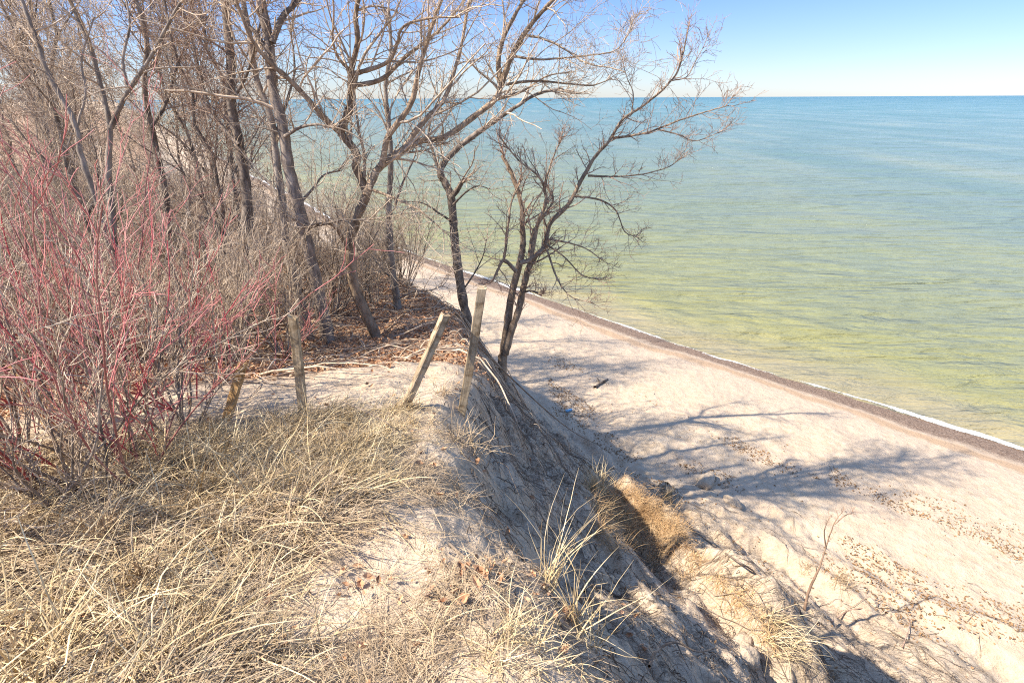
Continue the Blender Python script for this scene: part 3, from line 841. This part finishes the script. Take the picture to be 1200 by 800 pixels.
def blade_paths(P0, D, L, bend, n=6, gdir=np.array([0.5, 0.1, -1.0]), follow=True):
    N = len(P0); P = np.empty((N, n, 3)); P[:, 0] = P0; d = norm(D)
    gd = gdir[None]+np.stack([0.75*rng.normal(size=N), 0.75*rng.normal(size=N), 0*np.ones(N)], -1)
    for i in range(1, n):
        d = norm(d+bend[:, None]*gd+0.06*rng.normal(size=(N, 3))+(rng.random((N, 1)) < 0.05)*0.6*rng.normal(size=(N, 3)))
        P[:, i] = P[:, i-1]+d*(L/(n-1))[:, None]
    if follow:
        z = height(P[:, :, 0].ravel(), P[:, :, 1].ravel()).reshape(N, n)+0.004
        P[:, 1:, 2] = np.maximum(P[:, 1:, 2], z[:, 1:]+0.012*rng.random((N, n-1)))
    return P
def scatter(N, x0, x1, y0, y1, mask):
    x = x0+(x1-x0)*rng.random(N); y = y0+(y1-y0)*rng.random(N)
    k = rng.random(N) < mask(x, y)
    return x[k], y[k]
def clumpf(x, y, seed, sc=2.2, lo=-0.05, hi=0.25):
    return sstep(lo, hi, fbm(x*sc, y*sc, seed, 2))

def straw_d(x, y): return np.maximum(straw_mask(x, y)*(0.22+0.78*clumpf(x, y, 301, 1.9, -0.28, 0.1)), 0.0)
# thatch: fallen blades lying on the ground
B = Blades()
x, y = scatter(66000, -5.2, -0.2, 0.5, 4.5, straw_d)
N = len(x); P0 = np.stack([x, y, height(x, y)+0.01+0.05*rng.random(N)**2], -1)
an = rng.normal(size=N)*0.9+0.15; flip = rng.random(N) < 0.35; an = np.where(flip, an+math.pi*rng.random(N), an)
D = np.stack([np.cos(an), np.sin(an), 0.12+0.25*rng.random(N)], -1)
B.add(blade_paths(P0, D, 0.12+0.33*rng.random(N), 0.05+0.10*rng.random(N), 5), 0.0026+0.0032*rng.random(N)**1.5)
# sparse straws over the open sand
def sparse(x, y):
    a = (-x+y)*Q; bb = (x+y)*Q; bc = np.interp(a, CA, CB)
    return (1-sstep(-0.15, 0.25, bb-bc))*(1-straw_mask(x, y))*(1-sstep(3.0, 3.8, y))*(0.07+0.93*clumpf(x, y, 311, 2.3, 0.0, 0.3))
x, y = scatter(34000, -1.2, 1.0, 0.4, 3.8, sparse)
N = len(x); P0 = np.stack([x, y, height(x, y)+0.005+0.02*rng.random(N)**2], -1)
an = rng.random(N)*2*math.pi
D = np.stack([np.cos(an), np.sin(an), 0.05+0.3*rng.random(N)], -1)
B.add(blade_paths(P0, D, 0.05+0.22*rng.random(N)**1.5, 0.05+0.12*rng.random(N), 5), 0.0018+0.002*rng.random(N))
tag(B.build('fallen_straw', M_straw_old), 'mat of fallen dry beach grass straw lying over the sand in front', 'straw', kind='stuff')

# standing beach grass in tufts
B = Blades()
def tuft(B, cx, cy, n, h, rad=0.05, lean=(0.25, 0.05), w=(0.0028, 0.005), bend=(0.04, 0.22), spread=0.45):
    an = rng.random(n)*2*math.pi; q = rad*np.sqrt(rng.random(n))
    x = cx+q*np.cos(an); y = cy+q*np.sin(an)
    P0 = np.stack([x, y, height(x, y)-0.01], -1)
    D = np.stack([lean[0]+spread*rng.normal(size=n), lean[1]+spread*rng.normal(size=n), np.ones(n)], -1)
    L = h*(0.45+0.75*rng.random(n))
    B.add(blade_paths(P0, D, L, bend[0]+(bend[1]-bend[0])*rng.random(n)**1.5, 8), w[0]+(w[1]-w[0])*rng.random(n))
xs, ys = scatter(1900, -5.0, -0.35, 0.5, 4.4, lambda x, y: straw_mask(x, y)*(0.2+0.8*clumpf(x, y, 321, 1.4, -0.2, 0.25)))
for cx, cy in zip(xs, ys):
    tuft(B, cx, cy, int(7+rng.integers(0, 16)), 0.12+0.20*rng.random(), 0.06, spread=0.6)
xs, ys = scatter(640, -3.4, -0.3, 0.5, 3.0, straw_mask)
for cx, cy in zip(xs, ys):
    tuft(B, cx, cy, int(3+rng.integers(0, 6)), 0.30+0.38*rng.random(), 0.06, lean=(0.4*rng.normal()+0.15, 0.4*rng.normal()), w=(0.0045, 0.009), bend=(0.08, 0.32), spread=0.8)
# denser golden stand in front of the path
for i in range(330):
    cx = -2.3+1.55*rng.random(); cy = 2.3+1.2*rng.random()+0.2*(cx+1.5)
    tuft(B, cx, cy, int(8+rng.integers(0, 16)), 0.15+0.17*rng.random(), 0.07, lean=(0.35, -0.15), spread=0.6)
tag(B.build('beach_grass', M_straw), 'golden dry beach grass standing in tufts left of the dune crest', 'grass', kind='stuff')

def tuft_thing(px, py, n, h, rad, label, lean=(0.25, 0.1), spread=0.45, w=(0.003, 0.006), mat=M_straw, bend=(0.03, 0.15)):
    p = hit(px, py); B = Blades(); tuft(B, p[0], p[1], n, h, rad, lean, w, bend, spread)
    o = B.build('grass_tuft', mat, None, p); o.location = Vector(p)
    tag(o, label, 'grass tuft', 'single grass tufts on the dune')
tuft_thing(640, 690, 30, 0.55, 0.05, 'tall straw coloured grass tuft leaning right on the edge of the shaded gully', (0.28, 0.30), 0.22)
tuft_thing(683, 745, 46, 0.42, 0.08, 'bleached grass tuft at the brink above the shaded face, bottom middle', (0.05, 0.2), 0.35)
tuft_thing(548, 520, 60, 0.30, 0.12, 'brown grass tuft below the tallest plank post', (0.2, -0.1), 0.6, mat=M_straw_old)
tuft_thing(520, 462, 40, 0.25, 0.08, 'small brown grass tuft between the two right posts', (0.1, 0.0), 0.6, mat=M_straw_old)
tuft_thing(596, 765, 60, 0.28, 0.12, 'low grass tuft on the sunlit sand at the bottom middle', (0.2, 0.1), 0.7)
tuft_thing(120, 640, 40, 0.45, 0.06, 'upright bundle of thick grey straw stalks in the grass on the left', (0.0, 0.0), 0.16, w=(0.005, 0.008), mat=M_straw_old)
tuft_thing(170, 690, 30, 0.40, 0.04, 'upright stalk bundle in the straw, bottom left quarter', (0.0, 0.0), 0.15, w=(0.005, 0.008), mat=M_straw_old)
tuft_thing(60, 770, 46, 0.42, 0.10, 'long bright straw tuft in the bottom left corner', (0.3, 0.1), 0.5, w=(0.004, 0.007))
tuft_thing(350, 775, 40, 0.32, 0.10, 'arching straw tuft at the bottom, left of the open sand', (0.4, 0.1), 0.6)
tuft_thing(905, 745, 120, 0.42, 0.16, 'trailing grass tuft hanging down the lower end of the slumped ridge', (0.7, -0.3), 0.35, bend=(0.1, 0.25))
tuft_thing(985, 683, 110, 0.34, 0.16, 'small dry grass clump beside the lone sapling', (0.3, -0.2), 0.6, mat=M_straw_old)
tuft_thing(944, 668, 60, 0.25, 0.10, 'dark little grass clump just above the lone sapling', (-0.2, 0.0), 0.6, mat=M_straw_old)
tuft_thing(700, 575, 110, 0.42, 0.10, 'straggly tuft at the upper end of the slumped ridge', (-0.1, 0.2), 0.45)
tuft_thing(782, 585, 60, 0.35, 0.06, 'grass tuft with a blond seed head on the right of the slumped ridge', (-0.05, 0.1), 0.3)

lr3 = np.random.default_rng(5)
B = Blades(); k_ = 0
while k_ < 75:
    cx = -0.9+1.7*lr3.random(); cy = 0.6+3.0*lr3.random()
    a_ = (-cx+cy)*Q; b_ = (cx+cy)*Q
    if b_ > np.interp(a_, CA, CB)+0.35: continue
    if fbm(np.array([cx*2.1]), np.array([cy*2.1]), 331, 2)[0] < 0.02: k_ += 0.25; continue
    k_ += 1
    tuft(B, cx, cy, int(4+lr3.integers(0, 12)), 0.10+0.22*lr3.random(), 0.06, (0.25*lr3.normal(), 0.25*lr3.normal()), (0.002, 0.0045), (0.08, 0.3), 0.8)
tag(B.build('crest_grass', M_straw), 'thin scattered straw coloured grass on the open sand of the crest', 'grass', kind='stuff')

# grass sod on the slumped ridge
B = Blades(); hs = []
for i in range(300):
    u = rng.random(); px = 702+92*u+rng.normal()*12; py = 588+42*u+rng.normal()*17
    p = hit(px, py); tuft(B, p[0], p[1], int(12+rng.integers(0, 12)), 0.12+0.14*rng.random(), 0.07, (0.15, -0.1), (0.0018, 0.0035), (0.05, 0.3), 0.8)
for i in range(60):
    u = rng.random(); px = 795+110*u+rng.normal()*8; py = 650+95*u+rng.normal()*10
    p = hit(px, py); tuft(B, p[0], p[1], int(8+rng.integers(0, 10)), 0.10+0.12*rng.random(), 0.07, (0.3, -0.3), (0.002, 0.004), (0.1, 0.3), 0.8)
tag(B.build('ridge_grass', M_turf), 'short tan turf matted on the slumped ridge of the dune face', 'grass', kind='stuff')

# ------------------------------------------------------------------ dead leaves
def leaves(name, x, y, size, lift, mat, label):
    N = len(x)
    z = height(x, y)+lift*rng.random(N)
    c = np.stack([x, y, z], -1)
    nrm = norm(np.stack([0.55*rng.normal(size=N), 0.55*rng.normal(size=N), np.ones(N)], -1))
    t = norm(np.cross(nrm, unit_rand(N))); s = np.cross(nrm, t)
    L = size*(0.5+rng.random(N)); W = L*(0.35+0.3*rng.random(N)); curl = L*(0.25+0.5*rng.random(N))
    def pt(a, b_, k): return c+t*(a*L)[:, None]+s*(b_*W)[:, None]+nrm*(k*curl)[:, None]
    o = np.ones(N)
    V = np.stack([pt(-.5*o, 0*o, .3), pt(-.15*o, -.5*o, .45), pt(-.1*o, 0*o, 0), pt(-.15*o, .5*o, .45), pt(.25*o, -.35*o, .4), pt(.25*o, 0*o, .1), pt(.25*o, .35*o, .4), pt(.55*o, 0*o, .5)], 1)
    base = (np.arange(N)*8)[:, None, None]
    q = np.array([[0, 1, 2, 3], [1, 4, 5, 2], [2, 5, 6, 3], [4, 7, 6, 5]])[None]+base
    me = mesh_from(name, V.reshape(-1, 3)+np.array([0, 0, .004]), q.reshape(-1, 4), False); add_attr(me, 'rnd', np.repeat(rng.random(N), 8))
    tag(link(name, me, mat), label, 'leaves', kind='stuff')
x, y = scatter(90000, -14, 1.5, 3.2, 15, lambda x, y: litter_mask(x, y)*np.exp(-np.clip(y-5, 0, 99)/7))
leaves('leaf_litter', x, y, 0.055, 0.03, M_leaf, 'russet dead leaves covering the ground under the trees')
def beachleaf(x, y):
    a = (-x+y)*Q; bb = (x+y)*Q; s = shore_b(a)-bb; bf = np.interp(a, FA, FB)
    u = a*1.0; v = bb
    band = sstep(0.08, 0.42, fbm(u*0.55+v*0.1, v*1.3-u*0.12, 401, 4)+0.25*fbm(x*5, y*5, 402, 3))
    return band*sstep(4.2, 5.5, s)*(1-sstep(10.5, 12.5, s))*0.8+0.01*sstep(3.5, 6, s)
x, y = scatter(110000, 1, 13, 1, 16, beachleaf)
leaves('beach_leaves', x, y, 0.037, 0.01, M_leaf_tan, 'brown leaves and bits blown into streaks across the beach')
x, y = scatter(3600, -3.5, 0.8, 0.7, 4.6, lambda x, y: 0.05+0.5*clumpf(x, y, 411, 1.7, 0.2, 0.45))
leaves('scattered_leaves', x, y, 0.045, 0.03, M_leaf, 'orange brown leaves scattered in the straw on the dune top')

# ------------------------------------------------------------------ twigs strewn about
def strewn(name, x, y, Lr, r, dirf, mat, label, lift=0.02, wig=0.12, cat='twigs'):
    N = len(x); n = 7
    P = np.empty((N, n, 3)); P[:, 0, 0] = x; P[:, 0, 1] = y
    an = dirf(N); L = Lr[0]+(Lr[1]-Lr[0])*rng.random(N)**2
    for i in range(1, n):
        an = an+wig*rng.normal(size=N)*2
        P[:, i, 0] = P[:, i-1, 0]+np.cos(an)*L/(n-1); P[:, i, 1] = P[:, i-1, 1]+np.sin(an)*L/(n-1)
    z = height(P[:, :, 0].ravel(), P[:, :, 1].ravel()).reshape(N, n)
    hump = np.sin(np.linspace(0, math.pi, n))[None]*lift*rng.random((N, 1))*3
    P[:, :, 2] = z+0.004+hump
    rr = (r[0]+(r[1]-r[0])*rng.random(N)**2)[:, None]*np.linspace(1, 0.45, n)[None]
    T = Tubes(); T.add(P, rr, 4)
    tag(T.build(name, mat), label, cat, kind='stuff')
def facemask(x, y):
    a = (-x+y)*Q; bb = (x+y)*Q; bc = np.interp(a, CA, CB); bf = np.interp(a, FA, FB)
    return sstep(-0.3, 0.2, bb-bc)*(1-sstep(-2.2, -0.2, bb-bf))*(0.15+0.85*twig_mask(x, y))*(1-sstep(6, 9, a))
x, y = scatter(36000, -2, 7, 0, 9, facemask)
strewn('slope_twigs', x, y, (0.02, 0.26), (0.0014, 0.0042), lambda N: R(-35)+0.6*rng.normal(size=N), M_debris, 'dark dead twigs and roots strewn down the shaded dune face')
x, y = scatter(2000, -9, 0.6, 4.2, 14, lambda x, y: litter_mask(x, y)*0.8)
strewn('fallen_branches', x, y, (0.25, 1.8), (0.003, 0.016), lambda N: 0.15+0.5*rng.normal(size=N), M_twig_pale, 'fallen grey branches lying on the leaves under the trees', 0.06)
x, y = scatter(170, -0.6, 1.2, 3.2, 7.0, lambda x, y: np.exp(-((x+y*0.0-0.15)/0.5)**2))
strewn('brink_roots', x, y, (0.15, 0.9), (0.002, 0.006), lambda N: R(-45)+0.6*rng.normal(size=N), M_bark_grey, 'exposed roots and sticks spilling over the brink below the twin stemmed tree', 0.06)
def lowmask(x, y):
    a = (-x+y)*Q; bb = (x+y)*Q; bc = np.interp(a, CA, CB); bf = np.interp(a, FA, FB)
    return sstep(1.5, 3.0, bb-bc)*(1-sstep(0.0, 1.5, bb-bf))*sstep(-0.1, 0.25, fbm((a+bb*.3)*0.5, bb*2.4-a*.3, 95, 3))*(1-sstep(5, 7, a))
x, y = scatter(4200, 0, 9, 0, 9, lowmask)
strewn('lower_slope_twigs', x, y, (0.10, 0.9), (0.0018, 0.006), lambda N: R(-52)+0.35*rng.normal(size=N), M_debris, 'long dark twigs lined up along the low ridges at the foot of the dune', 0.02)
x, y = scatter(2600, 2, 12, 2, 15, lambda x, y: beachleaf(x, y))
strewn('beach_twigs', x, y, (0.05, 0.4), (0.002, 0.006), lambda N: rng.random(N)*6.28, M_debris, 'small twigs scattered among the leaf streaks on the beach', 0.01)

# single branches one can point at
def branch_thing(name, pts, w, label, cat, mat, lift=0.02, forks=()):
    W = np.array([hit(*p) for p in pts]); W[:, 2] += lift
    P = resample(W, 5*len(pts)); org = P[0].copy()
    T = Tubes(); T.add(P-org, np.linspace(w, w*0.5, len(P)), 7)
    for fp in forks:
        Wf = np.array([hit(*p) for p in fp]); Wf[:, 2] += lift
        Pf = resample(Wf, 10); T.add(Pf-org, np.linspace(w*0.6, w*0.25, 10), 5)
    o = T.build(name, mat, None); o.location = Vector(org)
    tag(o, label, cat); return o
branch_thing('driftwood_stick', [(697, 455), (704, 450), (712, 445)], 0.05, 'short dark driftwood stick lying on the pale beach below the twin stemmed tree', 'driftwood', M_debris, 0.03, [[(704, 450), (700, 444)]])
branch_thing('dead_branch', [(404, 493), (430, 504), (455, 518), (466, 530)], 0.006, 'thin dark dead branch arching over the golden grass below the posts', 'branch', M_debris, 0.16)
branch_thing('dead_branch', [(684, 695), (700, 690), (722, 700), (748, 706), (790, 715)], 0.011, 'crooked black branch lying across the bottom of the shaded gully', 'branch', M_debris, 0.03)
branch_thing('dead_branch', [(118, 550), (140, 559), (158, 572), (166, 586)], 0.014, 'short pale curved branch lying in the straw below the red dogwoods', 'branch', M_twig_pale, 0.05)
branch_thing('dead_branch', [(25, 628), (50, 636), (85, 630), (100, 618)], 0.008, 'long pale bent stick lying in the straw near the left edge', 'branch', M_twig_pale, 0.10)
branch_thing('dead_branch', [(958, 732), (975, 728), (992, 717), (1010, 713)], 0.016, 'brown stick lying at the foot of the lone sapling', 'branch', M_twig, 0.02)
branch_thing('dead_branch', [(758, 800), (768, 778), (790, 768), (815, 778), (838, 772)], 0.008, 'dark forked branch sticking up at the bottom edge of the shaded face', 'branch', M_debris, 0.12, [[(790, 768), (800, 790), (805, 800)], [(768, 778), (772, 765)]])
branch_thing('dead_branch', [(527, 640), (540, 652), (552, 660)], 0.008, 'short dark twig on the bright sand at the crest', 'branch', M_debris, 0.02)

branch_thing('exposed_root', [(775, 592), (812, 622), (850, 650), (885, 672), (925, 702)], 0.012, 'long dark root running down the face from the slumped ridge to the lone sapling', 'root', M_debris, 0.02, [[(850, 650), (872, 650), (890, 662)]])
branch_thing('exposed_root', [(1000, 712), (1040, 738), (1078, 760), (1120, 796)], 0.012, 'long dark root lying below the lone sapling towards the bottom right', 'root', M_debris, 0.02, [[(1040, 738), (1075, 745), (1100, 742)]])
branch_thing('exposed_root', [(590, 462), (622, 492), (655, 520), (700, 548), (735, 590)], 0.010, 'brown root hanging down the shaded face from the twin stemmed tree', 'root', M_bark_grey, 0.03, [[(622, 492), (640, 497), (668, 506)]])
branch_thing('dead_branch', [(1056, 762), (1062, 745), (1066, 728)], 0.010, 'small broken upright twig on the sand near the bottom right corner', 'branch', M_twig, 0.06)
# lone sapling on the lower slope
def sapling():
    b0 = hit(943, 714); Yb = b0[1]
    lines = [([(943, 714), (948, 692), (960, 665), (968, 640), (978, 612), (988, 598)], 3.8, 0.7, 0.0, 0.15), ([(968, 642), (966, 622), (972, 606)], 1.8, 0.7, 0.05, 0.0), ([(978, 614), (990, 604), (1000, 600)], 1.6, 0.7, 0.1, 0.2)]
    root = empty('sapling', b0); tag(root, 'lone leafless sapling bending right on the lower dune slope', 'sapling')
    L = []
    for i, (pts, w0, w1, a, b_) in enumerate(lines):
        P, Rd = limb_line(pts, Yb+a, Yb+b_, w0, w1)
        if i == 0: P = np.vstack([[P[0]-np.array([0, 0, .12])], P]); Rd = np.concatenate([[Rd[0]*1.1], Rd])
        T = Tubes(); T.add(P, Rd, 7); T.build('trunk' if i == 0 else 'limb', M_twig, root, b0); L.append((P[len(P)//2:], Rd[len(P)//2:]))
    twigs_for(L, 4, 0.22, 2, r_min=0.0022, k2=3, up=0.3).build('crown', M_twig, root, b0)
sapling()

# clods of sod and sand
def clod(px, py, size, label, mat, sq=(1, 0.8, 0.6), seed=0):
    p = hit(px, py)
    n, k = 14, 22
    u = np.linspace(0.02, math.pi-0.02, n); v = np.linspace(0, 2*math.pi, k, endpoint=False)
    U, Vv = np.meshgrid(u, v, indexing='ij')
    X = np.sin(U)*np.cos(Vv); Y = np.sin(U)*np.sin(Vv); Z = np.cos(U)
    d = 1+0.45*fbm(X*1.6+seed, Y*1.6+Z*1.3, 500+seed, 4)
    d = d[..., None] if False else d
    P = np.stack([X*d*sq[0], Y*d*sq[1], Z*d*sq[2]], -1)*size
    idx = np.arange(n*k).reshape(n, k)
    q = np.stack([idx[:-1], idx[1:], np.roll(idx[1:], -1, 1), np.roll(idx[:-1], -1, 1)], -1).reshape(-1, 4)
    me = mesh_from('sand_clod', P.reshape(-1, 3), q)
    for nm in ('s',): add_attr(me, nm, np.full(n*k, 9.0))
    for nm in ('litter', 'straw', 'bits'): add_attr(me, nm, np.zeros(n*k))
    add_attr(me, 'rnd', np.full(n*k, .5))
    o = link('sand_clod', me, mat); o.location = Vector(p+np.array([0, 0, size*sq[2]*0.35])); o.rotation_euler = (0, 0, seed)
    tag(o, label, 'clod', 'clods fallen down the dune face')
clod(826, 566, 0.20, 'dark edged sand clod sticking out at the foot of the shaded face', M_sand, (1.3, .8, .7), 1)
clod(858, 590, 0.14, 'small sand clod just below the dark edged clod', M_sand, (1.3, .8, .6), 2)
clod(872, 772, 0.10, 'rounded sandy clod in the shade near the bottom edge', M_sand, (1.2, .9, .7), 3)
clod(868, 756, 0.08, 'pale clod lying just above the rounded one near the bottom edge', M_sand, (1.5, .9, .5), 4)
clod(866, 658, 0.07, 'small orange sand lump above the trailing grass tuft', M_sand, (1.4, .9, .6), 6)
clod(1022, 706, 0.06, 'little clod on the sand right of the lone sapling', M_sand, (1.4, .9, .6), 8)

# scrap of blue litter on the beach
p = hit(667, 482)
T = Tubes(); 
prof = [(-.115, .012), (-.11, .034), (-.03, .036), (-.02, .033), (.03, .036), (.06, .034), (.085, .014), (.092, .0135)]
T.add(np.array([[q[0], 0, 0] for q in prof]), np.array([q[1] for q in prof]), 14)
root = empty('plastic_bottle', p+np.array([0, 0, .036])); root.rotation_euler = (0.1, 0.05, 0.6)
tag(root, 'small blue plastic bottle lying on the beach below the dune', 'bottle')
T.build('bottle_body', M_blue, root)
T = Tubes(); T.add(np.array([[.092, 0, 0], [.092, 0, 0], [.112, 0, 0], [.112, 0, 0]])+np.array([[0, 0, 0], [.0005, 0, 0], [0, 0, 0], [.0005, 0, 0]]), np.array([.001, .0155, .0155, .001]), 12); T.build('cap', M_white, root)

# ------------------------------------------------------------------ light
SUN_EL = R(45.5); sx, sy = -0.965, -0.26     # towards the sun, horizontally
sv = Vector((sx*math.cos(SUN_EL), sy*math.cos(SUN_EL), math.sin(SUN_EL))).normalized()
ld = bpy.data.lights.new('sun', 'SUN'); ld.energy = 5.0; ld.angle = R(0.53); ld.color = (1.0, .915, .79)
lo = bpy.data.objects.new('sun', ld); COL.objects.link(lo); lo.rotation_euler = sv.to_track_quat('Z', 'Y').to_euler(); lo.location = (-20, -5, 30)
w = bpy.data.worlds.new('World'); scene.world = w; w.use_nodes = True
nt = w.node_tree; bg = nt.nodes['Background']
sky = nt.nodes.new('ShaderNodeTexSky'); sky.sky_type = 'NISHITA'; sky.sun_disc = False
sky.sun_elevation = SUN_EL; sky.sun_rotation = math.atan2(sx, sy)
sky.altitude = 100; sky.air_density = 1.0; sky.dust_density = 0.2; sky.ozone_density = 3.0
tc = nt.nodes.new('ShaderNodeTexCoord'); sp_ = nt.nodes.new('ShaderNodeSeparateXYZ'); nt.links.new(tc.outputs['Generated'], sp_.inputs[0])
cr_ = ramp(nt, [(0.0, (.44, .48, .63)), (0.03, (.44, .485, .64)), (0.08, (.42, .47, .66)), (0.14, (.39, .455, .66)), (0.32, (.80, .80, .92)), (0.6, (1.0, .97, 1.0))], sp_.outputs['Z'])
vm = nt.nodes.new('ShaderNodeVectorMath'); vm.operation = 'MULTIPLY'; nt.links.new(sky.outputs[0], vm.inputs[0]); nt.links.new(cr_.outputs[0], vm.inputs[1])
nt.links.new(vm.outputs[0], bg.inputs[0]); bg.inputs[1].default_value = 0.15
scene.view_settings.view_transform = 'Standard'; scene.view_settings.look = 'None'
scene.view_settings.gamma = 1.0; scene.view_settings.exposure = 0.95
scene.render.engine = 'CYCLES'
scene.cycles.max_bounces = 5; scene.cycles.diffuse_bounces = 3; scene.cycles.glossy_bounces = 3
scene.cycles.use_denoising = False
scene.cycles.filter_width = 1.1
scene.cycles.sample_clamp_indirect = 6.0
